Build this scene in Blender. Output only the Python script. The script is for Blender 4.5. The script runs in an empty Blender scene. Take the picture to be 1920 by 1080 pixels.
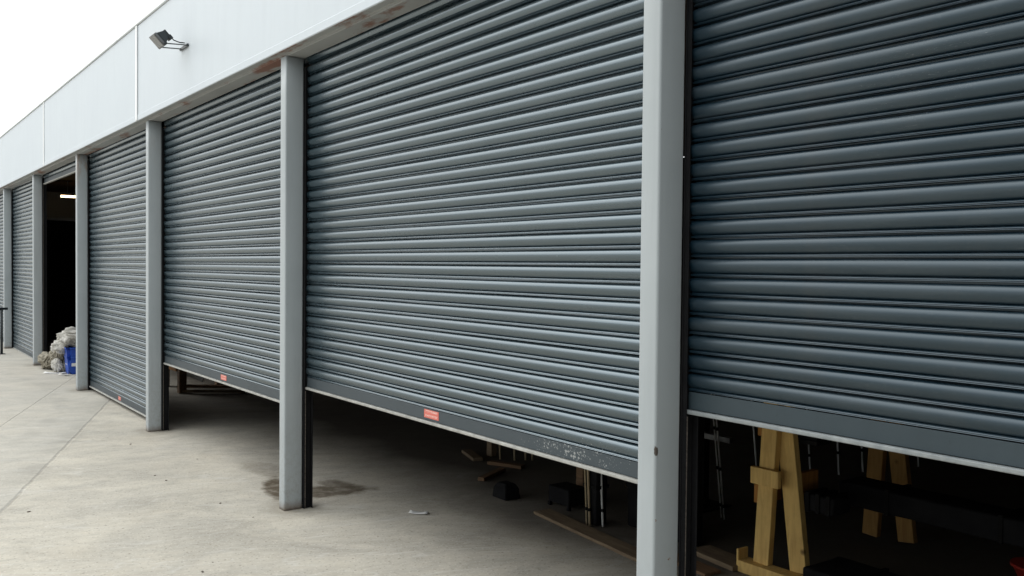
import bpy, bmesh, math, random
from mathutils import Vector, Matrix, noise
R = math.radians
random.seed(7)
sc = bpy.context.scene
COL = sc.collection

# ---------------------------------------------------------------- camera
TH, PITCH, ROLL, FPX = .6292, .0238, .0099, 1700.0
cam_d = bpy.data.cameras.new("camera"); cam = bpy.data.objects.new("camera", cam_d); COL.objects.link(cam)
d = Vector((-math.cos(TH)*math.cos(PITCH), math.sin(TH)*math.cos(PITCH), -math.sin(PITCH)))
rt = Vector((math.sin(TH), math.cos(TH), 0)); up = rt.cross(d)
Rv = rt*math.cos(ROLL)+up*math.sin(ROLL); Uv = up*math.cos(ROLL)-rt*math.sin(ROLL)
M = Matrix((Rv, Uv, -d)).transposed().to_4x4(); M.translation = Vector((2.592, -2.506, 1.78))
cam.matrix_world = M
cam_d.sensor_width = 36; cam_d.lens = 36*FPX/1920; cam_d.clip_start = .05; cam_d.clip_end = 600
sc.camera = cam
sc.view_settings.view_transform = 'Standard'; sc.view_settings.look = 'None'
sc.view_settings.exposure = 0.0; sc.view_settings.gamma = 1
# ---------------------------------------------------------------- overcast sky
w = bpy.data.worlds.new("World"); sc.world = w; w.use_nodes = True
nt = w.node_tree; nt.nodes.clear()
SUN_EL, SUN_AZ = 42, 212      # azimuth of the sun measured from +x, degrees
sky = nt.nodes.new('ShaderNodeTexSky'); sky.sky_type = 'NISHITA'; sky.sun_disc = False
sky.sun_elevation = R(SUN_EL); sky.sun_rotation = R(90-SUN_AZ); sky.dust_density = 5; sky.air_density = 1
hs = nt.nodes.new('ShaderNodeHueSaturation'); hs.inputs['Saturation'].default_value = .12
mx = nt.nodes.new('ShaderNodeMixRGB'); mx.inputs[0].default_value = .86; mx.inputs[2].default_value = (13.1, 13.65, 13.8, 1)
bg = nt.nodes.new('ShaderNodeBackground'); bg.inputs[1].default_value = .1
wo = nt.nodes.new('ShaderNodeOutputWorld')
nt.links.new(sky.outputs[0], hs.inputs['Color']); nt.links.new(hs.outputs[0], mx.inputs[1])
# overcast luminance: the zenith about three times as bright as the horizon
tcw = nt.nodes.new('ShaderNodeTexCoord'); sxyz = nt.nodes.new('ShaderNodeSeparateXYZ'); nt.links.new(tcw.outputs['Generated'], sxyz.inputs[0])
mr = nt.nodes.new('ShaderNodeMapRange'); mr.clamp = True
for i_, v_ in ((1, 0.0), (2, 1.0), (3, .76), (4, 1.66)): mr.inputs[i_].default_value = v_
nt.links.new(sxyz.outputs[2], mr.inputs[0])
ml = nt.nodes.new('ShaderNodeMixRGB'); ml.blend_type = 'MULTIPLY'; ml.inputs[0].default_value = 1
nt.links.new(mx.outputs[0], ml.inputs[1]); nt.links.new(mr.outputs[0], ml.inputs[2])
nt.links.new(ml.outputs[0], bg.inputs[0]); nt.links.new(bg.outputs[0], wo.inputs[0])
sl = bpy.data.lights.new("sun", 'SUN'); sl.energy = 1.0; sl.angle = R(70); sl.color = (1, .96, .9)
so = bpy.data.objects.new("sun", sl); COL.objects.link(so)
sd = Vector((math.cos(R(SUN_AZ))*math.cos(R(SUN_EL)), math.sin(R(SUN_AZ))*math.cos(R(SUN_EL)), math.sin(R(SUN_EL))))
so.rotation_euler = sd.to_track_quat('Z', 'Y').to_euler(); so.location = (0, -10, 20)

# ---------------------------------------------------------------- node helper
class NT:
    def __init__(s, name):
        s.m = bpy.data.materials.new(name); s.m.use_nodes = True; s.t = s.m.node_tree
        s.b = s.t.nodes['Principled BSDF']; s.geo = s.t.nodes.new('ShaderNodeNewGeometry')
        s.pos = s.geo.outputs['Position']
    def n(s, typ, **kw):
        nd = s.t.nodes.new(typ)
        for k, v in kw.items(): setattr(nd, k, v)
        return nd
    def l(s, a, b): s.t.links.new(a, b)
    def val(s, sock, v):
        if hasattr(v, 'links') or isinstance(v, bpy.types.NodeSocket): s.l(v, sock)
        else: sock.default_value = v
    def math(s, op, a, b=0.0, c=None, clamp=False):
        nd = s.n('ShaderNodeMath', operation=op, use_clamp=clamp)
        s.val(nd.inputs[0], a); s.val(nd.inputs[1], b)
        if c is not None: s.val(nd.inputs[2], c)
        return nd.outputs[0]
    def noise(s, scale, detail=4, rough=.55, vec=None, stretch=None, dist=0):
        v = vec or s.pos
        if stretch:
            mp = s.n('ShaderNodeMapping'); mp.inputs['Scale'].default_value = stretch; s.l(v, mp.inputs[0]); v = mp.outputs[0]
        nd = s.n('ShaderNodeTexNoise'); s.l(v, nd.inputs['Vector']); nd.inputs['Scale'].default_value = scale
        nd.inputs['Detail'].default_value = detail; nd.inputs['Roughness'].default_value = rough; nd.inputs['Distortion'].default_value = dist
        return nd.outputs['Fac']
    def ramp(s, x, lo, hi, a=0.0, b=1.0, smooth=False):
        nd = s.n('ShaderNodeMapRange'); nd.clamp = True
        if smooth: nd.interpolation_type = 'SMOOTHSTEP'
        s.val(nd.inputs[0], x)
        for i, v in ((1, lo), (2, hi), (3, a), (4, b)): nd.inputs[i].default_value = v
        return nd.outputs[0]
    def mix(s, f, a, b, mode='MIX'):
        nd = s.n('ShaderNodeMixRGB', blend_type=mode); s.val(nd.inputs[0], f)
        for i, v in ((1, a), (2, b)): s.val(nd.inputs[i], v if not isinstance(v, tuple) or len(v) == 4 else (*v, 1))
        return nd.outputs[0]
    def xyz(s, vec=None):
        nd = s.n('ShaderNodeSeparateXYZ'); s.l(vec or s.pos, nd.inputs[0]); return nd.outputs
    def col(s, c):
        s.val(s.b.inputs['Base Color'], c if not isinstance(c, tuple) or len(c) == 4 else (*c, 1))
    def rough(s, v): s.val(s.b.inputs['Roughness'], v)
    def spec(s, v): s.b.inputs['Specular IOR Level'].default_value = v
    def metal(s, v): s.b.inputs['Metallic'].default_value = v
    def bump(s, h, strength=.3, dist=.01):
        nd = s.n('ShaderNodeBump'); nd.inputs['Strength'].default_value = strength; nd.inputs['Distance'].default_value = dist
        s.l(h, nd.inputs['Height']); s.l(nd.outputs[0], s.b.inputs['Normal'])

def blob(m, px, py, cx, cy, rx, ry, ang=0):
    """1 at the centre of a rotated ellipse, 0 outside"""
    ca, sa = math.cos(ang), math.sin(ang)
    dx = m.math('SUBTRACT', px, cx); dy = m.math('SUBTRACT', py, cy)
    u = m.math('DIVIDE', m.math('ADD', m.math('MULTIPLY', dx, ca), m.math('MULTIPLY', dy, sa)), rx)
    v = m.math('DIVIDE', m.math('SUBTRACT', m.math('MULTIPLY', dy, ca), m.math('MULTIPLY', dx, sa)), ry)
    r = m.math('SQRT', m.math('ADD', m.math('MULTIPLY', u, u), m.math('MULTIPLY', v, v)))
    return r

def mat_ground():
    m = NT('yard_concrete')
    x, y, z = m.xyz()
    ux, uy = -.9425, .3342         # long joints run this way, the brush marks cross them
    U = m.math('ADD', m.math('MULTIPLY', x, ux), m.math('MULTIPLY', y, uy))
    V = m.math('ADD', m.math('MULTIPLY', x, -uy), m.math('MULTIPLY', y, ux))   # = -(n.p)
    cb = m.n('ShaderNodeCombineXYZ'); m.l(U, cb.inputs[0]); m.l(V, cb.inputs[1]); uv = cb.outputs[0]
    big = m.noise(.55, 5, .6, uv); mid = m.noise(1.7, 8, .7, uv, (1.3, .8, 1), .5); fine = m.noise(38, 5, .8, uv)
    brush = m.noise(10, 8, .75, uv, (3.0, .8, 1), .3); brush2 = m.noise(1.8, 10, .78, uv, (1.3, .9, 1), .9)
    c = m.mix(m.ramp(big, .3, .7), (.485, .445, .37), (.585, .54, .455))
    c = m.mix(m.ramp(mid, .35, .68), c, (.37, .345, .30))
    c = m.mix(m.ramp(brush, .42, .62, 0, .34), c, (.60, .58, .52))
    c = m.mix(m.ramp(brush2, .50, .66, 0, .55), c, (.31, .29, .25))
    c = m.mix(m.ramp(fine, .54, .70, 0, .45), c, (.28, .255, .21))
    # warm scuffs
    c = m.mix(m.ramp(m.noise(1.3, 4, .6, uv), .55, .75, 0, .45), c, (.47, .42, .34))
    # small dark specks
    for scl, th_, cc, op in ((4.2, .030, (.15, .13, .11), .5), (17, .10, (.22, .20, .165), .45), (23, .10, (.70, .68, .62), .4)):
        vo = m.n('ShaderNodeTexVoronoi', voronoi_dimensions='2D'); m.l(uv, vo.inputs['Vector']); vo.inputs['Scale'].default_value = scl
        sp = m.math('LESS_THAN', m.math('ADD', vo.outputs['Distance'], m.math('MULTIPLY', m.math('SUBTRACT', fine, .5), th_*1.5)), th_)
        c = m.mix(m.math('MULTIPLY', sp, op), c, cc)
    # faint tyre scuffs turning into the doors
    for cx, cy, rad, wd in ((-11.5, -9.5, 9.3, .09), (-11.5, -9.5, 7.9, .09), (2.5, -7.2, 6.9, .08)):
        dx = m.math('SUBTRACT', x, cx); dy = m.math('SUBTRACT', y, cy)
        rr = m.math('SQRT', m.math('ADD', m.math('MULTIPLY', dx, dx), m.math('MULTIPLY', dy, dy)))
        t_ = m.ramp(m.math('ABSOLUTE', m.math('SUBTRACT', m.math('ADD', rr, m.math('MULTIPLY', big, .15)), rad)), wd*.5, wd*1.3, 1, 0)
        c = m.mix(m.math('MULTIPLY', t_, m.ramp(mid, .40, .60, .0, .30)), c, (.27, .25, .215))
    # light cement smears crossing the yard
    wv = m.noise(.9, 3, .5, uv, (2.4, .5, 1), 1.2)
    c = m.mix(m.ramp(m.math('ABSOLUTE', m.math('SUBTRACT', wv, .5)), 0, .012, .35, 0), c, (.62, .61, .58))
    # interior gloom painted into the floor colour, darker and browner behind the doors
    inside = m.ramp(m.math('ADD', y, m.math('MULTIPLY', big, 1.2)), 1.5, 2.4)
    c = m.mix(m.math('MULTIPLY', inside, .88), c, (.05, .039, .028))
    # saw cut and cracked joints
    jn = m.math('MULTIPLY', m.math('SUBTRACT', m.noise(3, 4, .7, uv), .5), .05)
    jw = m.noise(14, 3, .6, uv)
    J = None
    for off, wd in ((3.135, .013), (3.995, .010), (7.6, .012), (-.6, .0)):
        if not wd: continue
        a = m.math('ABSOLUTE', m.math('SUBTRACT', m.math('ADD', m.math('ADD', V, jn), 0), off))
        a = m.ramp(m.math('DIVIDE', a, wd), .4, 1.6, 1, 0)
        J = a if J is None else m.math('MAXIMUM', J, a)
    for off in (13.78, 22.9, 5.2):
        a = m.math('ABSOLUTE', m.math('SUBTRACT', m.math('ADD', U, jn), off))
        a = m.ramp(m.math('DIVIDE', a, .012 if off > 6 else .002), .4, 1.6, 1, 0)
        J = m.math('MAXIMUM', J, a)
    # slab tone differs a touch either side of the long joint
    side = m.math('GREATER_THAN', V, -3.135)
    c = m.mix(m.math('MULTIPLY', m.math('SUBTRACT', 1, side), .28), c, (.42, .43, .42)) if False else c
    Jm = m.math('MULTIPLY', J, m.ramp(jw, .40, .6, .10, 1))
    c = m.mix(m.math('MULTIPLY', Jm, .5), c, (.16, .145, .12))
    # dirt feathering round the joint
    a = m.math('ABSOLUTE', m.math('SUBTRACT', V, 3.20)); f = m.math('MULTIPLY', m.ramp(a, 0, .16, 1, 0), m.ramp(mid, .42, .62))
    c = m.mix(m.math('MULTIPLY', f, .5), c, (.27, .25, .21))
    c = m.mix(m.math('MULTIPLY', m.math('GREATER_THAN', V, 3.135), m.ramp(big, .3, .7, .1, .38)), c, (.40, .395, .375))
    # damp oil stain round the foot of the third post from the right and the spill behind it
    wob = m.math('MULTIPLY', m.math('SUBTRACT', m.noise(5, 5, .65), .5), 1.1)
    S = None
    for (cx, cy, rx, ry, an, k) in ((-4.28, .22, .42, .13, -.25, .8), (-3.98, .50, .20, .42, -.25, .7), (-4.05, .66, .30, .14, 0, .6),
                                    (-4.9, .42, .5, .2, .3, .3)):
        r = m.math('ADD', blob(m, x, y, cx, cy, rx, ry, an), wob)
        a = m.math('MULTIPLY', m.ramp(r, .68, 1.02, 1, 0), k*1.35)
        S = a if S is None else m.math('MAXIMUM', S, a)
    S = m.math('MULTIPLY', S, m.ramp(m.noise(9, 4, .6), .3, .55, .55, 1))
    c = m.mix(S, c, (.10, .078, .052))
    # grime at the post feet
    F = None
    for k in range(6):
        r = blob(m, x, y, -3.714*k+.06, .06, .30, .22)
        a = m.ramp(m.math('ADD', r, wob), .45, 1.1, .5, 0); F = a if F is None else m.math('MAXIMUM', F, a)
    c = m.mix(F, c, (.23, .205, .165))
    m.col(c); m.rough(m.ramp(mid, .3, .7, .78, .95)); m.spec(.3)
    h = m.math('ADD', m.math('MULTIPLY', brush, .8), m.math('MULTIPLY', fine, .7))
    h = m.math('SUBTRACT', h, m.math('MULTIPLY', J, 2.2))
    m.bump(h, .45, .005)
    return m.m

def mat_paint(name, c1, c2, rough=.42, spec=.5, spl=False, rust=0, dirt=.25, bump=.08, streak=True):
    m = NT(name); x, y, z = m.xyz()
    a = m.noise(1.4, 4, .6); b = m.noise(140, 2, .5)
    c = m.mix(m.ramp(a, .3, .7), c1, c2)
    if streak:
        st = m.noise(7, 5, .6, None, (1, 1, .12))
        c = m.mix(m.ramp(st, .5, .8, 0, dirt), c, tuple(v*.62 for v in c1))
    sp = m.noise(38, 3, .6); c = m.mix(m.ramp(sp, .64, .74, 0, dirt), c, tuple(v*.55 for v in c1))
    if rust:
        rn = m.noise(5.5, 6, .7); rs = m.ramp(rn, .66, .72, 0, rust)
        c = m.mix(rs, c, (.17, .07, .035))
    if spl: c = splash(m, c, x, z)
    m.col(c); m.rough(m.ramp(a, .3, .7, rough-.05, rough+.1)); m.spec(spec)
    m.bump(m.math('ADD', b, m.math('MULTIPLY', m.noise(3, 3), 2.0)), bump, .002)
    return m.m

def mat_column():
    m = NT('post_paint'); x, y, z = m.xyz()
    a = m.noise(1.2, 4, .6)
    c = m.mix(m.ramp(a, .3, .7), (.36, .395, .41), (.415, .45, .465))
    st = m.noise(9, 5, .6, None, (1, 1, .10)); c = m.mix(m.ramp(st, .52, .8, 0, .3), c, (.24, .26, .27))
    # rust bleeding down from the joint under the beam and up from the foot
    rn = m.noise(11, 6, .7, None, (1, 1, .35))
    top = m.math('MULTIPLY', m.ramp(z, 2.75, 3.27), m.ramp(rn, .46, .62, 0, .75))
    foot = m.math('MULTIPLY', m.ramp(m.math('ADD', z, m.math('MULTIPLY', rn, .10)), .055, .115, 1, 0), .75)
    c = m.mix(m.math('MULTIPLY', top, m.ramp(m.noise(.23, 1), .45, .6)), c, (.25, .15, .08))
    c = m.mix(foot, c, (.15, .095, .06))
    sp = m.ramp(m.noise(16, 4, .75), .705, .73, 0, .85); c = m.mix(sp, c, (.2, .11, .05))
    r = m.math('ADD', m.math('ADD', blob(m, x, z, .098, 1.07, .006, .022), m.math('MULTIPLY', m.math('SUBTRACT', m.noise(60, 3), .5), .9)), m.ramp(y, .012, .03, 0, 2))
    c = m.mix(m.ramp(r, .75, .95, .9, 0), c, (.05, .03, .018))
    spd = m.math('MULTIPLY', m.ramp(z, .02, .75, 1, 0), m.ramp(m.noise(30, 6, .75), .46, .66))
    c = m.mix(m.math('MULTIPLY', spd, .45), c, (.23, .21, .17))
    scr = m.noise(13, 3, .6, None, (3, 3, .25), .6)
    c = m.mix(m.math('MULTIPLY', m.ramp(m.math('ABSOLUTE', m.math('SUBTRACT', scr, .5)), 0, .004, 1, 0), m.ramp(m.noise(1.7, 3), .52, .6, 0, .35)), c, (.20, .21, .21))
    m.col(c); m.rough(.46); m.spec(.4)
    m.bump(m.math('ADD', m.noise(160, 2), m.math('MULTIPLY', m.noise(4, 3), 2)), .09, .002)
    return m.m

def splash(m, c, x, z):
    M_ = None
    for scl, k, op in ((52, 1.0, 1.0), (110, 1.0, .8)):
        vo = m.n('ShaderNodeTexVoronoi'); m.l(m.pos, vo.inputs['Vector']); vo.inputs['Scale'].default_value = scl
        r = blob(m, x, z, -.60, .925, .50, .11, .05); dens = m.ramp(r, 0, 1.1, .36*k, .0)
        f = m.math('MULTIPLY', m.math('MULTIPLY', m.math('LESS_THAN', vo.outputs['Distance'], dens), m.ramp(m.noise(22, 3), .44, .52)), op)
        M_ = f if M_ is None else m.math('MAXIMUM', M_, f)
    return m.mix(m.math('MULTIPLY', M_, .6), c, (.42, .43, .42))

def mat_slat(name='shutter_paint', c1=(.013, .028, .036), c2=(.021, .037, .046), ro=.22, ior=1.74, sp_=1.0):
    m = NT(name); x, y, z = m.xyz()
    a = m.noise(.8, 4, .6); hs_ = m.noise(6, 5, .65, None, (.25, 1, 3)); f = m.noise(60, 4, .6, None, (.5, 1, 1))
    c = m.mix(m.ramp(a, .3, .7), c1, c2)
    c = m.mix(m.ramp(hs_, .48, .75, 0, .5), c, (.050, .060, .066))
    c = m.mix(m.ramp(f, .62, .75, 0, .3), c, (.055, .065, .07))
    vs = m.noise(5, 5, .65, None, (1, 1, .1)); c = m.mix(m.ramp(vs, .5, .75, 0, .35), c, (.03, .033, .035))
    # short pale scratches
    sc_ = m.noise(10, 2, .5, None, (.5, 1, 6), 1.0)
    sv = m.noise(1.1, 2); lines = m.ramp(m.math('ABSOLUTE', m.math('SUBTRACT', sc_, .5)), 0, .0015, 1, 0)
    c = m.mix(m.math('MULTIPLY', m.math('MULTIPLY', lines, m.ramp(sv, .62, .66)), .5), c, (.4, .42, .42))
    # splashes of pale plaster near the foot of one door
    c = splash(m, c, x, z)
    m.col(c); m.rough(m.math('ADD', m.ramp(a, .3, .7, ro, ro+.05), m.ramp(hs_, .5, .75, 0, .10))); m.spec(sp_); m.b.inputs['IOR'].default_value = ior; m.b.inputs['Specular Tint'].default_value = (.78, .91, 1, 1)
    return m.m

def mat_beam():
    m = NT('rusty_beam_paint'); x, y, z = m.xyz()
    c = m.mix(m.ramp(m.noise(1.5, 4), .3, .7), (.30, .30, .29), (.37, .375, .365))
    rn = m.math('MULTIPLY', m.ramp(m.noise(3.3, 6, .7, None, (.35, 1, 1)), .56, .63), .9)
    c = m.mix(rn, c, (.19, .085, .05))
    r = m.math('ADD', blob(m, x, y, -4.0, .05, .42, .06), m.math('MULTIPLY', m.math('SUBTRACT', m.noise(9, 4), .5), 1.4))
    c = m.mix(m.ramp(r, .6, 1, .9, 0), c, (.2, .075, .04))
    m.col(c); m.rough(.55); m.spec(.35); m.bump(m.noise(60, 4), .12, .002)
    return m.m

def mat_wood(name, base, dark, sc_=1.0, axis=(1, 1, .12)):
    m = NT(name)
    tc = m.n('ShaderNodeTexCoord'); o = tc.outputs['Object']
    g = m.noise(26*sc_, 5, .6, o, axis, 1.2); g2 = m.noise(5, 4, .6, o)
    c = m.mix(m.ramp(g, .35, .68), base, dark)
    c = m.mix(m.ramp(g2, .45, .75, 0, .35), c, tuple(v*.6 for v in dark))
    kn = m.n('ShaderNodeTexVoronoi'); m.l(o, kn.inputs['Vector']); kn.inputs['Scale'].default_value = 4.5
    c = m.mix(m.ramp(kn.outputs['Distance'], .03, .1, .85, 0), c, (.10, .05, .02))
    m.col(c); m.rough(.75); m.spec(.25); m.bump(g, .25, .002)
    return m.m

def mat_simple(name, c1, c2, rough=.6, spec=.4, metal=0, scale=6, bump=.1, bscale=40):
    m = NT(name); c = m.mix(m.ramp(m.noise(scale, 5, .6), .3, .7), c1, c2); m.col(c)
    m.rough(m.ramp(m.noise(scale*2.3, 3), .3, .7, max(.05, rough-.08), rough+.08)); m.spec(spec); m.metal(metal)
    m.bump(m.noise(bscale, 4), bump, .003); return m.m

def mat_emit(name, col, st):
    m = NT(name); m.col(col); m.b.inputs['Emission Color'].default_value = (*col, 1)
    m.b.inputs['Emission Strength'].default_value = st; return m.m

MT = dict(
    clad=mat_paint('dark_cladding_paint', (.05, .055, .06), (.07, .075, .08), .6, .3),
    ground=mat_ground(), slat=mat_slat(), slat2=mat_slat('deep_blue_grey_shutter_paint', (.004, .015, .025), (.009, .021, .031), .30, 1.5, .8), col=mat_column(), beam=mat_beam(),
    fascia=mat_paint('pale_cladding_paint', (.53, .58, .625), (.585, .635, .675), .48, .35, dirt=.10, bump=.16),
    strip=mat_paint('white_joint_trim', (.86, .87, .88), (.92, .93, .93), .5, .3, dirt=.06),
    cap=mat_paint('pale_capping', (.80, .82, .83), (.86, .88, .88), .5, .3, dirt=.08),
    bar=mat_paint('bottom_rail_paint', (.040, .054, .064), (.055, .069, .078), .5, .4, True, dirt=.35, streak=True),
    bar2=mat_paint('deep_blue_rail_paint', (.026, .042, .052), (.036, .052, .062), .5, .4, dirt=.35),
    guide=mat_simple('black_guide_steel', (.005, .005, .006), (.010, .010, .011), .75, .15, 0, 8),
    brush=mat_simple('grey_brush_seal', (.05, .045, .04), (.18, .16, .14), .9, .2, 0, 90, .6, 200),
    edge=mat_simple('worn_rubber_edge', (.27, .27, .25), (.46, .455, .43), .6, .3, 0, 14, .3),
    edge2=mat_simple('weathered_grey_edge', (.17, .19, .20), (.30, .32, .32), .55, .4, 0, 14, .3),
    galv=mat_simple('galvanised_steel', (.50, .51, .52), (.66, .67, .68), .4, .5, .7, 12),
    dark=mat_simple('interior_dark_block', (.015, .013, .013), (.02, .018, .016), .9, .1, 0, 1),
    roof=mat_simple('interior_roof_sheet', (.12, .09, .07), (.18, .13, .10), .85, .1, 0, 1),
    wood=mat_wood('pale_pine', (.72, .50, .18), (.55, .35, .12)),
    woodo=mat_wood('orange_stained_timber', (.42, .20, .05), (.28, .12, .03)),
    woodshade=mat_wood('shaded_pine', (.42, .25, .08), (.30, .16, .05)),  # pine in a darker tone: the rear frame's dim light is in the colour
    woodb=mat_wood('brown_board', (.22, .13, .07), (.12, .075, .045), 1, (.12, 1, 1)),
    floorw=mat_wood('dusty_floor_board', (.22, .165, .105), (.14, .10, .065), 1, (.12, 1, 1)),
    black=mat_simple('black_plastic_wrap', (.006, .006, .007), (.012, .012, .013), .8, .12, 0, 5, .5, 18),
    silver=mat_simple('silver_tube', (.78, .78, .76), (.88, .88, .86), .35, .5, 0, 9),
    beige=mat_simple('beige_tube', (.42, .33, .2), (.55, .45, .3), .5, .4, 0, 9),
    tape=mat_simple('black_tape', (.006, .006, .006), (.01, .01, .01), .8, .1),
    blue=mat_simple('blue_plastic', (.012, .055, .36), (.02, .09, .46), .38, .5, 0, 6),
    white=mat_simple('white_sheet', (.68, .68, .67), (.80, .80, .79), .7, .3, 0, 7, .3),
    cloth=mat_simple('grey_dust_cloth', (.36, .35, .32), (.62, .60, .56), .95, .1, 0, 7, .6, 60),
    cloth2=mat_simple('brown_grey_sacking', (.22, .20, .16), (.36, .33, .27), .95, .1, 0, 9, .6, 70),
    lampm=mat_simple('floodlight_casing', (.018, .024, .027), (.028, .034, .037), .45, .4, 0, 9),
    frame=mat_simple('floodlight_frame_aluminium', (.10, .105, .11), (.15, .155, .16), .35, .5, .3, 9),
    glass=mat_simple('floodlight_glass', (.12, .125, .13), (.18, .185, .19), .25, .8, 0, 5, .0),
    stone=mat_simple('small_stone', (.10, .085, .07), (.22, .19, .16), .9, .2, 0, 20, .5),
    red=mat_simple('red_plastic', (.42, .03, .02), (.5, .045, .03), .45, .4),
    leaf=mat_simple('dry_debris', (.12, .08, .045), (.22, .15, .08), .9, .1, 0, 20),
    lamp=mat_emit('warm_tube_glow', (1, .70, .36), 6),
)

# ---------------------------------------------------------------- mesh helpers
def bm_box(bm, x0, x1, y0, y1, z0, z1, mtx=None, bev=0, seg=1):
    b = bmesh.new()
    vs = [b.verts.new((x, y, z)) for x in (x0, x1) for y in (y0, y1) for z in (z0, z1)]
    for f in ((0, 1, 3, 2), (4, 6, 7, 5), (0, 4, 5, 1), (2, 3, 7, 6), (0, 2, 6, 4), (1, 5, 7, 3)):
        b.faces.new([vs[i] for i in f])
    bmesh.ops.recalc_face_normals(b, faces=b.faces)
    if bev: bmesh.ops.bevel(b, geom=list(b.edges), offset=bev, segments=seg, affect='EDGES', profile=.5)
    if mtx is not None: bmesh.ops.transform(b, matrix=mtx, verts=b.verts)
    me = bpy.data.meshes.new('t'); b.to_mesh(me); bm.from_mesh(me); bpy.data.meshes.remove(me); b.free()

def frame_between(a, b, roll=0):
    a, b = Vector(a), Vector(b); z = (b-a).normalized()
    ref = Vector((0, 1, 0)) if abs(z.y) < .9 else Vector((1, 0, 0))
    x = ref.cross(z).normalized(); y = z.cross(x)
    m = Matrix((x, y, z)).transposed().to_4x4(); m.translation = a
    return m @ Matrix.Rotation(roll, 4, 'Z'), (b-a).length

def bm_bar(bm, a, b, wx, wy, bev=.002, roll=0):
    """rectangular bar from a to b: wx is its width across, wy its thickness along y"""
    m, L = frame_between(a, b, roll); bm_box(bm, -wx/2, wx/2, -wy/2, wy/2, 0, L, m, bev)

def bm_tube(bm, pts, r, seg=12, cap=True):
    rings = []; pts = [Vector(p) for p in pts]
    for i, p in enumerate(pts):
        t = (pts[min(i+1, len(pts)-1)]-pts[max(i-1, 0)]).normalized()
        ref = Vector((0, 0, 1)) if abs(t.z) < .9 else Vector((1, 0, 0))
        u = t.cross(ref).normalized(); v = t.cross(u)
        rr = r[i] if isinstance(r, (list, tuple)) else r
        rings.append([bm.verts.new(p+(u*math.cos(2*math.pi*k/seg)+v*math.sin(2*math.pi*k/seg))*rr) for k in range(seg)])
    for A, B in zip(rings, rings[1:]):
        for k in range(seg):
            f = bm.faces.new((A[k], A[(k+1) % seg], B[(k+1) % seg], B[k])); f.smooth = True
    if cap: bm.faces.new(rings[0][::-1]); bm.faces.new(rings[-1])

def obj(name, bm, m, parent=None, label=None, smooth=False, loc=None):
    bmesh.ops.recalc_face_normals(bm, faces=bm.faces)
    me = bpy.data.meshes.new(name); bm.to_mesh(me); bm.free(); me.materials.append(m)
    if smooth:
        for p in me.polygons: p.use_smooth = True
    o = bpy.data.objects.new(name, me); COL.objects.link(o)
    if parent: o.parent = parent
    if loc: o.location = loc
    if label: o['label'] = label
    return o

def empty(name, loc, label, cat, group=None, rz=0):
    o = bpy.data.objects.new(name, None); o.empty_display_size = .2; COL.objects.link(o)
    o.location = loc; o.rotation_euler[2] = rz; tag(o, label, cat, group); return o
def tag(o, label, cat, group=None):
    o['label'] = label; o['category'] = cat
    if group: o['group'] = group
    return o
def BM(): return bmesh.new()

# ---------------------------------------------------------------- ground
g = BM()
def gpatch(x0, x1, y0, y1, nx, ny):
    v = [[g.verts.new((x0+(x1-x0)*i/nx, y0+(y1-y0)*j/ny, 0)) for j in range(ny+1)] for i in range(nx+1)]
    for i in range(nx):
        for j in range(ny): g.faces.new((v[i][j], v[i+1][j], v[i+1][j+1], v[i][j+1]))
gpatch(-300, 300, -300, 300, 4, 4)
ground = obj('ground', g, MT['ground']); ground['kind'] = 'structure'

# ---------------------------------------------------------------- the warehouse
W, H = 3.714, 3.27
XL, XR = -30.0, 7.6
wh = empty('warehouse', (-9, 0, 0), 'long pale grey warehouse front with a row of dark roller shutters', 'warehouse')
def part(name, bm, m, label=None, parent=wh, smooth=False):
    o = obj(name, bm, m, parent, label, smooth)
    if parent is wh: o.matrix_parent_inverse = Matrix.Translation((9, 0, 0))
    return o

NCOL = range(-2, 7)        # post k stands at x = -W*(5-k); numbers 0..5 are in the photo
def colx(k): return -W*(5-k)
COLZ = {}
for k in range(-1, 7):
    b = BM(); x0 = colx(k)
    # rolled hollow section, softly rounded corners
    prof = []
    r = .011
    for (cx, cy, a0) in ((x0+r, r, 180), (x0+.10-r, r, 270), (x0+.10-r, .138-r, 0), (x0+r, .138-r, 90)):
        for s in range(5):
            a = R(a0+s*22.5); prof.append((cx+r*math.cos(a), cy+r*math.sin(a)))
    zs = [0, .02, .6, 1.2, 1.8, 2.4, 3.0, 3.262]
    rings = [[b.verts.new((px_, py_, z)) for px_, py_ in prof] for z in zs]
    n = len(prof)
    for A, B in zip(rings, rings[1:]):
        for i in range(n): f = b.faces.new((A[i], A[(i+1) % n], B[(i+1) % n], B[i])); f.smooth = True
    b.faces.new(rings[-1]); b.faces.new(rings[0][::-1])
    part('column', b, MT['col'], 'steel post with chipped paint on its corner, closest to the camera' if k == 5 else None)

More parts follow.
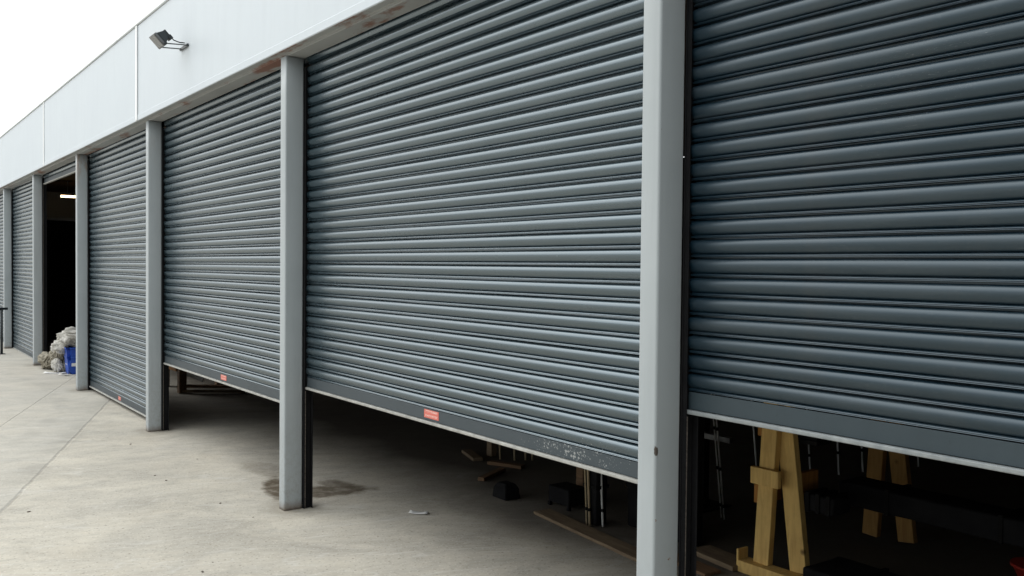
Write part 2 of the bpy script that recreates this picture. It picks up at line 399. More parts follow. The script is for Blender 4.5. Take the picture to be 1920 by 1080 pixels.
# fascia cladding: one profile swept along the wall
def sweep(name, prof, x0, x1, m, nx=1, label=None, closed=True, wob=0):
    b = BM(); rings = []
    for i in range(nx+1):
        x = x0+(x1-x0)*i/nx
        rings.append([b.verts.new((x, p[0]+(wob*noise.noise(Vector((x*.7, 0, p[1]*1.3))) if wob else 0), p[1])) for p in prof])
    n = len(prof)
    for A, B in zip(rings, rings[1:]):
        for i in range(n if closed else n-1):
            b.faces.new((A[i], A[(i+1) % n], B[(i+1) % n], B[i]))
    if closed: b.faces.new(rings[0]); b.faces.new(rings[-1][::-1])
    return part(name, b, m, label)
FZ0, FZ1 = 3.285, 4.285
JO = [-7.57 + 5.76*i for i in range(-4, 3)]
edges = [XL]+[j for j in JO if XL < j < XR]+[XR]
for a, c in zip(edges, edges[1:]):
    prof = [(-.048, FZ0), (-.053, FZ0+.004), (-.0535, FZ0+.055), (-.05, FZ0+.06), (-.05, FZ1-.003), (-.047, FZ1), (0, FZ1), (0, FZ0)]
    sweep('fascia_panel', prof, a+.006, c-.006, MT['fascia'], 14, wob=.003)
for j in JO:
    if XL < j < XR:
        sweep('joint_strip', [(-.060, FZ0+.003), (-.063, FZ0+.01), (-.063, FZ1-.002), (-.054, FZ1-.002), (-.054, FZ0+.003)], j-.024, j+.024, MT['strip'])
        sweep('joint_strip', [(-.049, FZ0+.004), (-.049, FZ1-.004), (-.01, FZ1-.004), (-.01, FZ0+.004)], j-.0055, j+.0055, MT['guide']) if False else None
# capping flashing with a shadow gap under its drip
edges2 = [XL]+[j+.35 for j in JO if XL < j < XR]+[XR]
for a, c in zip(edges2, edges2[1:]):
    sweep('capping', [(-.068, FZ1+.006), (-.070, FZ1+.010), (-.064, FZ1+.052), (-.04, FZ1+.066), (.30, FZ1+.05), (.30, FZ1+.006)], a+.002, c-.002, MT['cap'], 10, wob=.004)
# soffit: thin closer flashing, then the bottom flange of the beam
sweep('soffit_flashing', [(-.047, 3.283), (-.047, 3.288), (.012, 3.288), (.012, 3.276), (.006, 3.276), (.006, 3.283)], XL, XR, MT['beam'])
sweep('door_beam', [(.014, 3.266), (.014, 3.40), (.022, 3.40), (.022, 3.275), (.142, 3.275), (.142, 3.266)], XL, XR, MT['beam'])
# walls, roof, interior
b = BM(); bm_box(b, XL, XR, .30, .40, 3.75, 4.25); part('front_wall', b, MT['dark'])
b = BM(); bm_box(b, XL, colx(-1)-.002, .15, .25, 0, 3.26); part('front_wall', b, MT['fascia'])
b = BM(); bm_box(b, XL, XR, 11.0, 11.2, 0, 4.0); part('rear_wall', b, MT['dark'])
for xa, xb in ((XL-.2, XL-.002), (XR+.002, XR+.2)):
    b = BM(); bm_box(b, xa, xb, 0, 11.2, 0, 4.2); part('end_wall', b, MT['fascia'])
b = BM(); bm_box(b, XL, XR, .41, 11.2, 4.05, 4.20); part('roof', b, MT['roof'])
b = BM(); bm_box(b, colx(6)+.102, XR, .15, .25, 0, 3.26); part('front_wall', b, MT['fascia'])

# ------------------------------------------------ roller shutters
PITCH_S, CY = .0752, .169
# outline of one slat from its bottom groove up: (height share, proud distance)
SL = [(0.000, -.018), (.050, -.018), (.053, .0044), (.060, .0072), (.085, .0060), (.100, .0044), (.106, .0028), (.112, .0064), (.150, .0048), (.185, .0012), (.203, -.0030), (.213, -.0060),
      (.226, -.0010), (.268, .0040), (.325, .0074), (.400, .0098), (.490, .0126), (.580, .0140), (.670, .0142), (.745, .0132), (.810, .0112), (.865, .0082), (.910, .0042), (.943, -.0020), (.958, -.0070), (.960, -.018)]
def shutter(k, zb, label, sticker=None, nseg=10):
    x0, x1 = colx(k)+.116, colx(k+1)-.016
    top = 3.42
    z0 = zb+.088
    n = int(math.ceil((top-z0)/PITCH_S))
    b = BM(); prev = None
    xs = [x0+(x1-x0)*i/nseg for i in range(nseg+1)]
    rows = []
    rnd = random.Random(k*31+5)
    for s in range(n):
        off = rnd.uniform(-.0018, .0018); tilt = rnd.uniform(-.0016, .0016)
        for (h, p) in SL:
            z = z0+(s+h)*PITCH_S
            rows.append([(x, CY-p-off+.005*noise.noise(Vector((x*.55+k*9, s*.23, 0)))-tilt*(i/nseg-.5), z+tilt*(i/nseg-.5)) for i, x in enumerate(xs)])
    V = [[b.verts.new(p) for p in r] for r in rows]
    for A, B in zip(V, V[1:]):
        for i in range(nseg): f = b.faces.new((A[i], A[i+1], B[i+1], B[i])); f.smooth = False
    # a back skin so that the curtain has thickness
    bk = [b.verts.new((x0, CY+.0225, z0)), b.verts.new((x1, CY+.0225, z0)), b.verts.new((x1, CY+.0225, rows[-1][0][2])), b.verts.new((x0, CY+.0225, rows[-1][0][2]))]
    b.faces.new(bk)
    sh = part('roller_shutter', b, MT['slat2' if k == 5 else 'slat'], label)
    me = sh.data
    for p in me.polygons: p.use_smooth = True
    me.set_sharp_from_angle(angle=R(38))
    # bottom rail
    def sub(name, bm, m, label=None):
        o = obj(name, bm, m, sh, label); return o
    b = BM(); bm_box(b, x0, x1, CY-.005, CY+.006, zb+.019, zb+.0875, None, .0015); sub('bottom_rail', b, MT['bar2' if k == 5 else 'bar'])
    b = BM(); bm_box(b, x0-.012, x1+.008, CY-.020, CY+.020, zb, zb+.0165, None, .004, 2); sub('edge_strip', b, MT['edge2' if k == 5 else 'edge'])
    # guides: black channels with a brush seal in the slot
    for s, gx in ((1, colx(k)+.101), (-1, colx(k+1)-.001)):
        b = BM()
        bx = lambda a, c, y0, y1: bm_box(b, min(gx+s*a, gx+s*c), max(gx+s*a, gx+s*c), y0, y1, .004, 3.2, None, .0015)
        bx(0, .006, .136, .203); bx(.006, .027, .140, .145); bx(.006, .036, .197, .203)
        bx(.006, .012, .150, .192)
        sub('guide_channel', b, MT['guide'])
        if zb > .3:
            b = BM(); bm_box(b, min(gx+s*.018, gx+s*.026), max(gx+s*.018, gx+s*.026), .1455, .152, .01, zb-.01, None, .001)
            sub('brush_seal', b, MT['brush'])
    if sticker is not None:
        sx, sz, wd, ht = sticker
        b = BM(); bm_box(b, sx, sx+wd, CY-.0066, CY-.0056, sz, sz+ht); st = sub('warning_label', b, mat_sticker(), 'small red label with pale lettering on the bottom rail')
    return sh

_st = []
def mat_sticker():
    if _st: return _st[0]
    m = NT('red_label_print'); x, y, z = m.xyz()
    # rows of small pale letter-like strokes; the print in the photograph is too small to read
    tc = m.n('ShaderNodeTexCoord'); gx, gy, gz = m.xyz(tc.outputs['Generated'])
    rows = m.math('MULTIPLY', m.math('GREATER_THAN', m.math('FRACT', m.math('MULTIPLY', gz, 2.0)), .35), m.math('LESS_THAN', m.math('FRACT', m.math('MULTIPLY', gz, 2.0)), .85))
    ch = m.math('GREATER_THAN', m.noise(1, 1, .5, tc.outputs['Generated'], (34, 1, 6)), .5)
    inx = m.math('MULTIPLY', m.math('GREATER_THAN', gx, .08), m.math('LESS_THAN', gx, .92))
    f = m.math('MULTIPLY', m.math('MULTIPLY', rows, ch), inx)
    m.col(m.mix(m.math('MULTIPLY', f, .7), (.62, .15, .115), (.80, .60, .54))); m.rough(.5)
    _st.append(m.m); return m.m

shutter(-1, .0, None, nseg=6)
shutter(0, .0, 'closed roller shutter at the far left end of the row', nseg=6)
shutter(1, 3.105, 'roller shutter rolled up almost fully above the open doorway', nseg=6)
shutter(2, .045, 'closed roller shutter with a hairline gap above the concrete', (-9.38, .075, .13, .045))
shutter(3, .71, 'roller shutter raised knee high with a red label on its rail', (-5.50, .742, .15, .045))
shutter(4, .872, 'widest seen roller shutter, pale splashes near its bottom right corner', (-1.925, .905, .16, .048))
shutter(5, 1.205, 'deep blue-grey roller shutter at the right edge, raised above a timber rack')
# drums the curtains roll onto, behind the fascia
for k in range(-1, 6):
    b = BM(); bm_tube(b, [(colx(k)+.14, .40, 3.50), (colx(k+1)-.04, .40, 3.50)], .14 if k != 1 else .19, 20); part('shutter_drum', b, MT['slat'])

# ------------------------------------------------ inside, behind the open doorway
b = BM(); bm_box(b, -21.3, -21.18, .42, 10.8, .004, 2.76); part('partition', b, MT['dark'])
b = BM(); bm_box(b, -21.32, -21.13, .42, 10.8, 2.762, 2.83, None, .004); part('partition_rail', b, MT['silver'])
def strip_lamp(x, y, z, L, rz, label):
    t = empty('strip_lamp', (x, y, z), label, 'ceiling light', None, rz)
    b = BM(); bm_box(b, -.05, .05, -L/2, L/2, .03, .09, None, .004); bm_box(b, -.008, .008, -L*.35-.01, -L*.35+.01, .09, 4.05-z); bm_box(b, -.008, .008, L*.35-.01, L*.35+.01, .09, 4.05-z); obj('housing', b, MT['galv'], t)
    b = BM(); bm_tube(b, [(0, -L/2, .0), (0, L/2, .0)], .03, 12); obj('tube', b, MT['lamp'], t)
    for s_ in (-1, 1):
        b = BM(); bm_box(b, -.03, .03, s_*(L/2+.016)-.014, s_*(L/2+.016)+.014, -.03, .05, None, .004); obj('end_cap', b, MT['white'], t)
strip_lamp(-25.4, 2.82, 3.62, 1.2, 0, 'glowing warm tube light under the roof seen through the open doorway')

def tpart(t, name, bm, m, label=None, smooth=False, parent=None):
    """a part whose mesh was drawn in world coordinates, hung under the thing t"""
    bmesh.ops.translate(bm, vec=-Vector(t.location), verts=bm.verts)
    return obj(name, bm, m, parent or t, label, smooth)
def single(name, bm, m, loc, label, cat, group=None, smooth=False):
    """a thing that is one mesh, drawn in world coordinates, with its origin at its base"""
    bmesh.ops.translate(bm, vec=-Vector(loc), verts=bm.verts)
    return tag(obj(name, bm, m, None, None, smooth, loc), label, cat, group)

# ------------------------------------------------ floodlight on the fascia
fl = empty('floodlight', (-5.90, -.051, 3.735), 'black floodlight on a bracket sticking out from the pale fascia', 'floodlight')
hc = Vector((-5.86, -.285, 3.765)); tilt = R(-44)
HM = Matrix.Translation(hc) @ Matrix.Rotation(-tilt, 4, 'X') @ Matrix.Scale(.70, 4)      # local -y is where the lamp points, out and down
b = BM(); bm_box(b, -.125, .125, -.028, .008, -.095, .095, HM, .006, 2); tpart(fl, 'frame', b, MT['frame'])
b = BM(); bm_box(b, -.108, .108, -.034, -.0285, -.078, .078, HM, .001); tpart(fl, 'glass', b, MT['glass'])
b = BM()
lv = [(-.112, .010, -.085), (.112, .010, -.085), (.112, .010, .085), (-.112, .010, .085), (-.075, .105, -.045), (.075, .105, -.045), (.075, .120, .05), (-.075, .120, .05)]
vs = [b.verts.new(HM @ Vector(p)) for p in lv]
for f in ((0, 1, 2, 3), (4, 7, 6, 5), (0, 4, 5, 1), (1, 5, 6, 2), (2, 6, 7, 3), (3, 7, 4, 0)): b.faces.new([vs[i] for i in f])
bmesh.ops.bevel(b, geom=list(b.edges), offset=.006, segments=2, affect='EDGES')
tpart(fl, 'housing', b, MT['lampm'])
b = BM()
for i in range(5): bm_box(b, -.07+.0325*i, -.062+.0325*i, .09, .142, -.03, .055, HM)
tpart(fl, 'cooling_fins', b, MT['lampm'])
b = BM(); bm_box(b, -.045, .045, .110, .165, -.085, -.025, HM, .005); tpart(fl, 'junction_box', b, MT['lampm'])
for s_ in (-1, 1):
    b = BM(); p = HM @ Vector((s_*.132, .0, -.075))
    bm_bar(b, p, (p.x, -.09, 3.738), .006, .024, .001); bm_bar(b, (p.x, -.093, 3.738), (p.x, -.066, 3.738), .006, .024, .001)
    tpart(fl, 'bracket_arm', b, MT['lampm'])
    b = BM(); bm_tube(b, [p+Vector((s_*.004, 0, 0)), p+Vector((s_*.018, 0, 0))], .013, 8); tpart(fl, 'pivot_knob', b, MT['lampm'])
b = BM(); bm_box(b, -5.98, -5.74, -.066, -.0545, 3.724, 3.750, None, .001); tpart(fl, 'mounting_plate', b, MT['lampm'])
b = BM(); q0 = HM @ Vector((0, .160, -.05))
bm_tube(b, [q0, q0+Vector((0, .03, -.03)), q0+Vector((.01, .08, -.045)), (-5.85, -.056, 3.775)], .005, 8); tpart(fl, 'cable', b, MT['tape'])

# ------------------------------------------------ barrier by the far posts
br = empty('barrier', (-17.2, -.2, 0), 'low dark handrail standing at the far left edge of the yard', 'handrail')
for yy in (-.197, -1.35):
    b = BM(); bm_tube(b, [(-17.2, yy, .004), (-17.2, yy, .855)], .024, 10); bm_box(b, -17.26, -17.14, yy-.06, yy+.06, .002, .012, None, .001); tpart(br, 'post', b, MT['lampm'])
b = BM(); bm_tube(b, [(-17.2, -.09, .872), (-17.2, -1.5, .872)], .024, 10); tpart(br, 'top_rail', b, MT['lampm'])

# ------------------------------------------------ bin and dust sheets in the open doorway
bn = empty('storage_bin', (-13.22, .41, 0), 'tall blue plastic bin with a white sticker, heaped with grey cloth', 'bin')
b = BM()
def ring_box(b, cx, cy, hx, hy, z): return [b.verts.new((cx+sx*hx, cy+sy*hy, z)) for sx, sy in ((-1, -1), (1, -1), (1, 1), (-1, 1))]
zz = [(.004, .135, .155), (.10, .142, .162), (.25, .153, .173), (.255, .160, .180), (.29, .162, .182), (.295, .156, .176), (.40, .165, .186), (.405, .178, .200), (.43, .178, .200), (.43, .160, .182), (.05, .135, .155)]
rg = [ring_box(b, -13.22, .41, hx, hy, z) for z, hx, hy in zz]
for A, B in zip(rg, rg[1:]):
    for i in range(4): b.faces.new((A[i], A[(i+1) % 4], B[(i+1) % 4], B[i]))
b.faces.new(rg[0][::-1]); b.faces.new(rg[-1]); bmesh.ops.bevel(b, geom=[e for e in b.edges if abs((e.verts[0].co-e.verts[1].co).normalized().z) > .7], offset=.05, segments=4, affect='EDGES')
tpart(bn, 'tub', b, MT['blue'])
b = BM(); bm_box(b, -13.062, -13.060, .29, .37, .13, .18); tpart(bn, 'sticker', b, MT['white'])
b = BM(); bm_box(b, -13.30, -13.16, .2435, .2455, .15, .20); tpart(bn, 'sticker', b, MT['white'])

def sack(name, loc, rad, seed, m, label, cat, group, fold=.4, sub=6):
    b = BM(); bmesh.ops.create_icosphere(b, subdivisions=sub, radius=1)
    rn = random.Random(seed); ax = Matrix.Rotation(rn.uniform(.5, 1.1), 3, 'X') @ Matrix.Rotation(rn.uniform(0, 3), 3, 'Z')
    for v in b.verts:
        p = v.co.copy(); s0 = Vector((seed*3.1, seed*1.7, 0)); q = ax @ p
        wv = Vector((noise.noise(p*1.3+s0), noise.noise(p*1.3+s0*2), 0))*.9
        n1 = noise.noise(p*1.0+s0)
        f1 = abs(noise.noise(Vector((q.x*.7, q.y*3.0, q.z*.9))+wv+s0)); f2 = abs(noise.noise(Vector((q.x*1.5, q.y*7.0, q.z*2))+wv*2+s0))
        f3 = abs(noise.noise(Vector((q.z*1.5, q.x*5.0, q.y*1.3))+wv*2-s0))
        k = 1+.42*n1+fold*(.9*f1+.42*f2+.35*f3-.35)
        v.co = Vector((p.x*rad[0]*k, p.y*rad[1]*k, p.z*rad[2]*k))
    zmin = min(v.co.z for v in b.verts); sag = .05
    for v in b.verts:
        v.co.z = v.co.z-zmin
        if v.co.z < sag: v.co.x *= 1+.25*(1-v.co.z/sag); v.co.y *= 1+.25*(1-v.co.z/sag)
        if loc[2] < .05 and v.co.z < .03: v.co.z = v.co.z*.3+.002
    o = obj(name, b, m, None, None, True, loc); return tag(o, label, cat, group)
GP = 'cloths and sacks dumped in the open doorway'
sack('dust_sheet', (-13.30, .40, .425), (.24, .26, .135), 1, MT['cloth'], 'large crumpled pale dust sheet heaped over the blue bin', 'cloth', GP, .5)
sack('dust_sheet', (-13.42, .20, .30), (.17, .14, .11), 2, MT['cloth'], 'grey cloth bunch slumping off the left rim of the bin', 'cloth', GP)
sack('rubble_sack', (-13.78, .20, .004), (.19, .12, .19), 3, MT['cloth2'], 'limp sack standing on the floor between the bin and the lowest heap', 'sack', GP)
sack('rubble_sack', (-14.1, .12, .004), (.26, .13, .12), 4, MT['cloth2'], 'lowest flattened grey sack, spilling out beside the left post of the doorway', 'sack', GP)
sack('dust_sheet', (-13.55, .17, .004), (.11, .085, .10), 6, MT['cloth'], 'small pale rag on the floor against the side of the blue bin', 'rag', GP)
sack('dust_sheet', (-13.75, .22, .22), (.15, .09, .08), 8, MT['cloth'], 'rolled pale rag lying on top of the limp standing sack', 'rag', GP)

def litter(name, cx, cy, L, Wd, ang, m, label, cat, curl=.01, z=.006, group=None):
    b = BM(); n = 6; top = []; 
    for i in range(n+1):
        row = []
        for j in range(4):
            u = (i/n-.5)*L; v = (j/3-.5)*Wd*(1-.15*abs(i/n-.5)); row.append(b.verts.new((u, v, z+curl*(abs(i/n-.5)*2)**2*(1 if j > 1 else .4)+.002*random.random())))
        top.append(row)
    for i in range(n):
        for j in range(3): b.faces.new((top[i][j], top[i+1][j], top[i+1][j+1], top[i][j+1]))
    ex = bmesh.ops.extrude_face_region(b, geom=list(b.faces)); bmesh.ops.translate(b, vec=(0, 0, -.0015), verts=[v for v in ex['geom'] if isinstance(v, bmesh.types.BMVert)])
    o = obj(name, b, m, None, None, True, (cx, cy, 0)); o.rotation_euler[2] = ang; return tag(o, label, cat, group)
litter('paper_scrap', -3.02, .77, .135, .06, .75, MT['white'], 'white scrap of paper on the concrete under the raised shutter', 'paper')
litter('paper_scrap', -13.36, .10, .34, .09, 1.0, MT['white'], 'flat white strip of paper on the ground left of the blue bin', 'paper', .02)
litter('paper_scrap', -12.98, .17, .20, .07, .6, MT['cloth'], 'pale curled scrap on the ground in front of the blue bin', 'paper', .035)

# ------------------------------------------------ small stones on the yard
spots = [(-5.03, -.44, .010), (-5.257, -.47, .007), (-6.753, -.309, .010), (-4.08, -.308, .009), (-5.712, .02, .006), (-4.6, -1.5, .010), (-2.64, -.883, .009),
         (-2.78, -.78, .005), (-3.584, -.238, .006)]
PL = ['left pebble of a close pair out on the open concrete', 'second pebble of the close pair, nearer the floor joint side', 'lone pebble farthest off, towards the closed shutter',
      'pebble lying between the close pair and the stained post', 'pebble near the foot of the post left of the stained one', 'pebble close to the left picture edge beside the slab joint',
      'largest pebble at the bottom edge of the picture', 'tiny crumb just behind the largest pebble at the bottom', 'small pebble nearest the front of the stained post']
for i, (x, y, r_) in enumerate(spots):
    b = BM(); bmesh.ops.create_icosphere(b, subdivisions=2, radius=r_)
    for v in b.verts: v.co *= 1+.7*noise.noise(v.co/r_*.9+Vector((i*5, 0, 0))); v.co.x *= 1.5; v.co.z = v.co.z*.4+r_*.3; v.co.x *= .8; v.co.y *= .8
    o = obj('pebble', b, MT['stone'], None, None, False, (x, y, 0)); o.rotation_euler[2] = i
    tag(o, PL[i], 'pebble', 'pebbles scattered on the yard')

# ------------------------------------------------ timber rack behind the right hand shutter
rk = empty('timber_rack', (-.66, 1.78, 0), 'pale wooden A-frame rack standing in the dark under the right shutter', 'rack')  # coordinates of rack, tubes, boards and pebbles were unprojected from image pixels
def a_frame(y, dx, zt=1.24, foot=True, mw=None):
    def pl(name, a, c, wd, y0, th, m=mw or MT['wood']):
        b = BM(); bm_bar(b, (a[0]+dx, y0, a[1]), (c[0]+dx, y0, c[1]), wd, th, .003)
        tpart(rk, name, b, m)
    pl('leg', (-.779, .064), (-.709, zt), .106, y-.0, .046)
    pl('leg', (-.555, .064), (-.712, zt), .110, y+.047, .046)
    if foot: pl('cross_board', (-.838, .582), (-.640, .582), .098, y-.038, .03)
    if foot: pl('foot_board', (-.90, .034), (-.46, .034), .068, y-.03, .10)
a_frame(1.775, 0); a_frame(2.83, .028, foot=False, mw=MT['woodshade'])
for x, z, wd, ht in ((-.822, .838, .06, .075), (-.845, .455, .055, .11)):
    b = BM(); bm_box(b, x-wd/2, x+wd/2, 1.80, 1.99, z-ht/2, z+ht/2, None, .003); tpart(rk, 'side_block', b, MT['woodo'])
b = BM(); bm_box(b, -.620, -.585, 1.80, 2.02, .44, .62, None, .003); tpart(rk, 'side_block', b, MT['woodo'])
b = BM(); bm_box(b, -.912, -.898, 1.70, 1.79, .004, .13, None, .002); tpart(rk, 'foot_stop', b, MT['wood'])

def bundle(name, x0, x1, y0, y1, z0, z1, label, straps=3):
    t = empty(name, ((x0+x1)/2, (y0+y1)/2, z0), label, 'bundle', 'black wrapped bundles inside the warehouse')
    b = BM(); bm_box(b, x0, x1, y0, y1, z0, z1, None, .012, 2)
    long_x = x1-x0 > max(y1-y0, z1-z0)
    bmesh.ops.subdivide_edges(b, edges=[e for e in b.edges if e.calc_length() > .3], cuts=16, use_grid_fill=True)
    for v in b.verts: v.co += Vector([.006*noise.noise(v.co*7+Vector((k*9, 0, 0))) for k in range(3)])
    tpart(t, 'wrap', b, MT['black'], None, True)
    for i in range(straps):
        f = (i+.5)/straps; b = BM()
        if long_x: xx = x0+(x1-x0)*f; bm_box(b, xx-.012, xx+.012, y0-.009, y1+.009, z0-.001, z1+.009, None, .001)
        else: zc = z0+(z1-z0)*f; bm_box(b, x0-.009, x1+.009, y0-.009, y1+.009, zc-.012, zc+.012, None, .001)
        tpart(t, 'strap', b, MT['tape'])
bundle('wrapped_bundle', -.56, -.36, 1.84, 2.00, .42, .52, 'short black wrapped bundle held level at the right legs of the front rack frame')
bundle('wrapped_bundle', -.575, 1.3, 2.2, 2.42, .40, .535, 'long black wrapped bundle crossing in front of the rear rack frame')
bundle('wrapped_bundle', -.50, 1.3, 1.76, 2.1, .02, .125, 'black wrapped bundle on the floor to the right of the wooden rack')
bundle('wrapped_bundle', -.60, -.49, 1.86, 1.98, .79, .875, 'topmost black bundle, tucked behind the top of the front rack frame')
bundle('wrapped_bundle', -2.165, -2.045, 1.60, 1.70, .004, 1.6, 'upright black wrapped bundle with pale tubes strapped to its side')
bundle('wrapped_bundle', -1.95, -1.35, 1.80, 1.90, .004, 1.7, 'wide black sheeted stack standing upright behind the nearest post')

# silver tubes standing further in
GT = 'pale metal tubes standing inside the warehouse'
def tube(x, y, ztop, lean, r_, m, label, band=(.18, .95)):
    t = empty('metal_tube', (x, y, 0), label, 'tube', GT)
    a = Vector((x, y, .004)); c = Vector((x-lean*ztop, y+.02, ztop)); dr = (c-a)
    b = BM(); bm_tube(b, [a, c], r_, 8); tpart(t, 'tube', b, m, None, True)
    for f in band:
        p = a+dr*(f/ztop); b = BM(); bm_tube(b, [p, p+dr.normalized()*.022], r_+.003, 8); tpart(t, 'tape_band', b, MT['tape'])
tube(-1.670, 2.476, 1.7, .135, .006, MT['silver'], 'silver tube just right of the nearest post, front one of a leaning pair', (.08, .34, .62))
tube(-1.712, 2.492, 1.7, .135, .005, MT['silver'], 'silver tube just right of the nearest post, rear one of a leaning pair', (.08, .34, .62))
tube(-1.784, 2.309, 1.5, .10, .006, MT['silver'], 'silver tube half hidden by the black guide of the nearest post')
tube(-2.33, 3.655, 1.5, .12, .008, MT['silver'], 'silver tube seen immediately left of the wooden rack', (.45,))
tube(-2.113, 4.085, 1.5, .10, .008, MT['silver'], 'silver tube seen immediately right of the wooden rack')
tube(-2.05, 4.395, 1.5, .08, .008, MT['silver'], 'silver tube in the middle of the gap between front and rear frame')
tube(-1.993, 4.665, 1.5, .08, .008, MT['silver'], 'silver tube close to the left side of the rear rack frame')
tube(-1.836, 5.285, 1.5, .06, .008, MT['silver'], 'farthest right silver tube, beyond the rear rack frame')
tube(-2.019, 1.640, 1.6, .085, .008, MT['silver'], 'white tube at the right side of the upright black bundle', (.10,))
tube(-2.085, 1.580, 1.6, .085, .009, MT['beige'], 'beige tube strapped to the front of the upright black bundle', (.10,))
tube(-2.118, 1.580, 1.6, .085, .006, MT['beige'], 'thin beige tube at the left of the thicker beige one', (.10,))
for (x, y, n_) in ((-4.178, 2.307, 'leftmost of four dull tubes far under the middle shutter'), (-4.068, 2.391, 'second from left of four dull tubes far under the middle shutter'),
                (-4.02, 2.48, 'third from left of four dull tubes far under the middle shutter'), (-3.979, 2.526, 'rightmost of four dull tubes far under the middle shutter')):
    tube(x, y, 1.3, .08, .009, MT['beige'], n_)

# low steel rack arm behind the near post
ra = empty('tube_rack', (-1.9, 2.6, 0), 'dark steel rack upright with a short grey arm near the closest post', 'rack')
b = BM(); bm_box(b, -2.02, -1.96, 2.58, 2.64, .004, 2.2, None, .003); tpart(ra, 'upright', b, MT['black'])
b = BM(); bm_box(b, -2.10, -1.68, 2.53, 2.575, .535, .575, None, .002); tpart(ra, 'arm', b, MT['frame'])
b = BM(); bm_box(b, -2.12, -1.88, 2.45, 2.80, .002, .012, None, .002); tpart(ra, 'base_plate', b, MT['black'])

# loose timber, boards on the floor
GB = 'loose boards on the warehouse floor'
def plank(a, c, wd, th, m, label, z=.004, group=GB):
    a = Vector((*a, 0)); c = Vector((*c, 0)); L = (c-a).length; ang = math.atan2(c.y-a.y, c.x-a.x)
    b = BM(); bm_box(b, 0, L, 0, wd, z, z+th, None, .002); o = obj('board', b, m, None, None, False, a); o.rotation_euler[2] = ang
    return tag(o, label, 'board', group)
plank((-2.54, 1.44), (-1.30, 1.30), .14, .022, MT['floorw'], 'long dusty board flat on the floor just left of the nearest post')
plank((-1.28, 1.70), (-.90, 1.655), .17, .03, MT['floorw'], 'short board on the floor in front of the wooden rack')
plank((-1.36, 1.48), (-.93, 1.45), .13, .018, MT['woodb'], 'darker board on the floor right of the nearest post')
plank((-4.62, 2.17), (-4.24, 2.05), .09, .03, MT['floorw'], 'pale offcut lying far under the middle shutter, leftmost of three')
plank((-4.06, 2.08), (-3.74, 2.22), .07, .03, MT['woodb'], 'brown offcut beside the pale ones under the middle shutter')
plank((-3.55, 1.70), (-3.75, 2.06), .06, .03, MT['woodb'], 'slanting offcut that points at the small black block')
def block(name, cx, cy, sx, sy, h, m, label, cat):
    b = BM()
    lo = ring_box(b, cx, cy, sx, sy, .004); mi = ring_box(b, cx, cy, sx*.92, sy*.92, h*.7); hi = ring_box(b, cx, cy, sx*.6, sy*.6, h)
    for A, B in ((lo, mi), (mi, hi)):
        for i in range(4): b.faces.new((A[i], A[(i+1) % 4], B[(i+1) % 4], B[i]))
    b.faces.new(hi); b.faces.new(lo[::-1]); bmesh.ops.bevel(b, geom=list(b.edges), offset=.006, segments=2, affect='EDGES')
    return single(name, b, m, (cx, cy, 0), label, cat)
block('rubber_block', -3.03, 1.55, .09, .07, .12, MT['black'], 'small black rubber block on the floor under the middle shutter', 'block')
ct = empty('plastic_crate', (-2.58, 1.78, 0), 'black crate on legs on the floor left of the upright black bundle', 'crate')
b = BM(); bm_box(b, -2.70, -2.46, 1.70, 1.88, .03, .15, None, .006); tpart(ct, 'body', b, MT['black'])
for (x, y) in ((-2.69, 1.71), (-2.47, 1.71), (-2.69, 1.87), (-2.47, 1.87)):
    b = BM(); bm_box(b, x-.012, x+.012, y-.012, y+.012, .002, .029); tpart(ct, 'leg', b, MT['black'])
b = BM(); bm_box(b, -2.70, -2.62, 1.97, 2.03, .004, 1.5, None, .003)
single('timber_post', b, MT['woodb'], (-2.66, 2.0, 0), 'brown upright timber behind the black crate', 'post')
b = BM(); bm_box(b, -4.39, -4.31, 2.30, 2.36, .004, 1.2, None, .003)
single('timber_post', b, MT['floorw'], (-4.35, 2.33, 0), 'short pale upright timber far under the middle shutter', 'post')

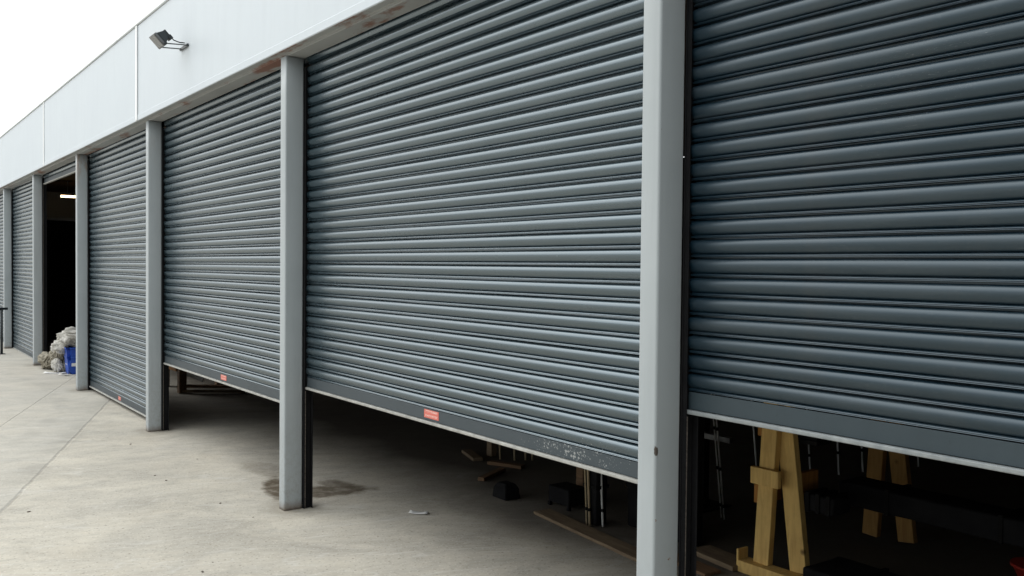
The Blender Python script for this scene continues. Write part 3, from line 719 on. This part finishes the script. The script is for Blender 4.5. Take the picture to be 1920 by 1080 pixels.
# stillage seen under the third shutter
stl = empty('timber_stillage', (-9.9, 1.4, 0), 'brown wooden stillage in the dark under the knee high shutter', 'stillage')
for (x, y, h) in ((-10.08, 1.14, 1.1), (-9.62, 1.82, 1.1), (-10.9, 1.14, 1.1), (-10.6, 1.82, 1.1)):
    b = BM(); bm_box(b, x-.05, x+.05, y-.05, y+.05, .004, h, None, .003); tpart(stl, 'post', b, MT['woodb'])
b = BM(); bm_bar(b, (-10.02, 1.17, .10), (-9.62, 1.765, .10), .03, .13, .002, 0); tpart(stl, 'lower_board', b, MT['woodb'])
b = BM(); bm_bar(b, (-10.85, 1.085, .345), (-10.13, 1.085, .345), .10, .03, .002); tpart(stl, 'upper_board', b, MT['woodo'])
b = BM(); bm_bar(b, (-10.0, 1.13, .035), (-9.58, 1.76, .035), .035, .03, .002); tpart(stl, 'bottom_batten', b, MT['floorw'])
b = BM(); bm_box(b, -.17, .17, -.012, .012, -.09, .09, Matrix.Translation((-9.83, 1.25, .30)) @ Matrix.Rotation(.35, 4, 'Z') @ Matrix.Rotation(.18, 4, 'Y'), .004)
single('white_board', b, MT['white'], (-9.83, 1.25, .2), 'white sheet propped on the brown stillage', 'sheet')
b = BM(); bm_box(b, -9.62, -9.46, 1.84, 1.93, .004, .11, None, .01, 2)
single('white_box', b, MT['white'], (-9.54, 1.88, 0), 'small whitish box on the floor right of the stillage', 'box')

# red tub at the very corner of the picture
b = BM(); bm_tube(b, [(.2, 2.98, .004), (.2, 2.98, .02), (.2, 2.98, .08), (.2, 2.98, .085), (.2, 2.98, .10)], [.09, .095, .125, .137, .137], 24)
single('red_tub', b, MT['red'], (.2, 2.98, 0), 'red plastic tub deep in the dark, bottom right', 'tub')

# ------------------------------------------------ unseen dark wing added on the right to shade the near posts
ow = empty('added_shade_wing', (8, -9, 0), 'added dark wing, unseen, shading the posts from right of the viewpoint', 'building')
b = BM(); bm_box(b, 6.6, 18, -16, -1.2, 0, 5.0); tpart(ow, 'wall', b, MT['clad'])
b = BM(); bm_box(b, 6.5, 18.1, -16.1, -1.1, 5.002, 5.2, None, .02); tpart(ow, 'roof', b, MT['guide'])
for y in (-13.5, -8.5):
    b = BM(); bm_box(b, 6.55, 6.598, y, y+3.2, 0, 3.6, None, .004); tpart(ow, 'door', b, MT['bar'])
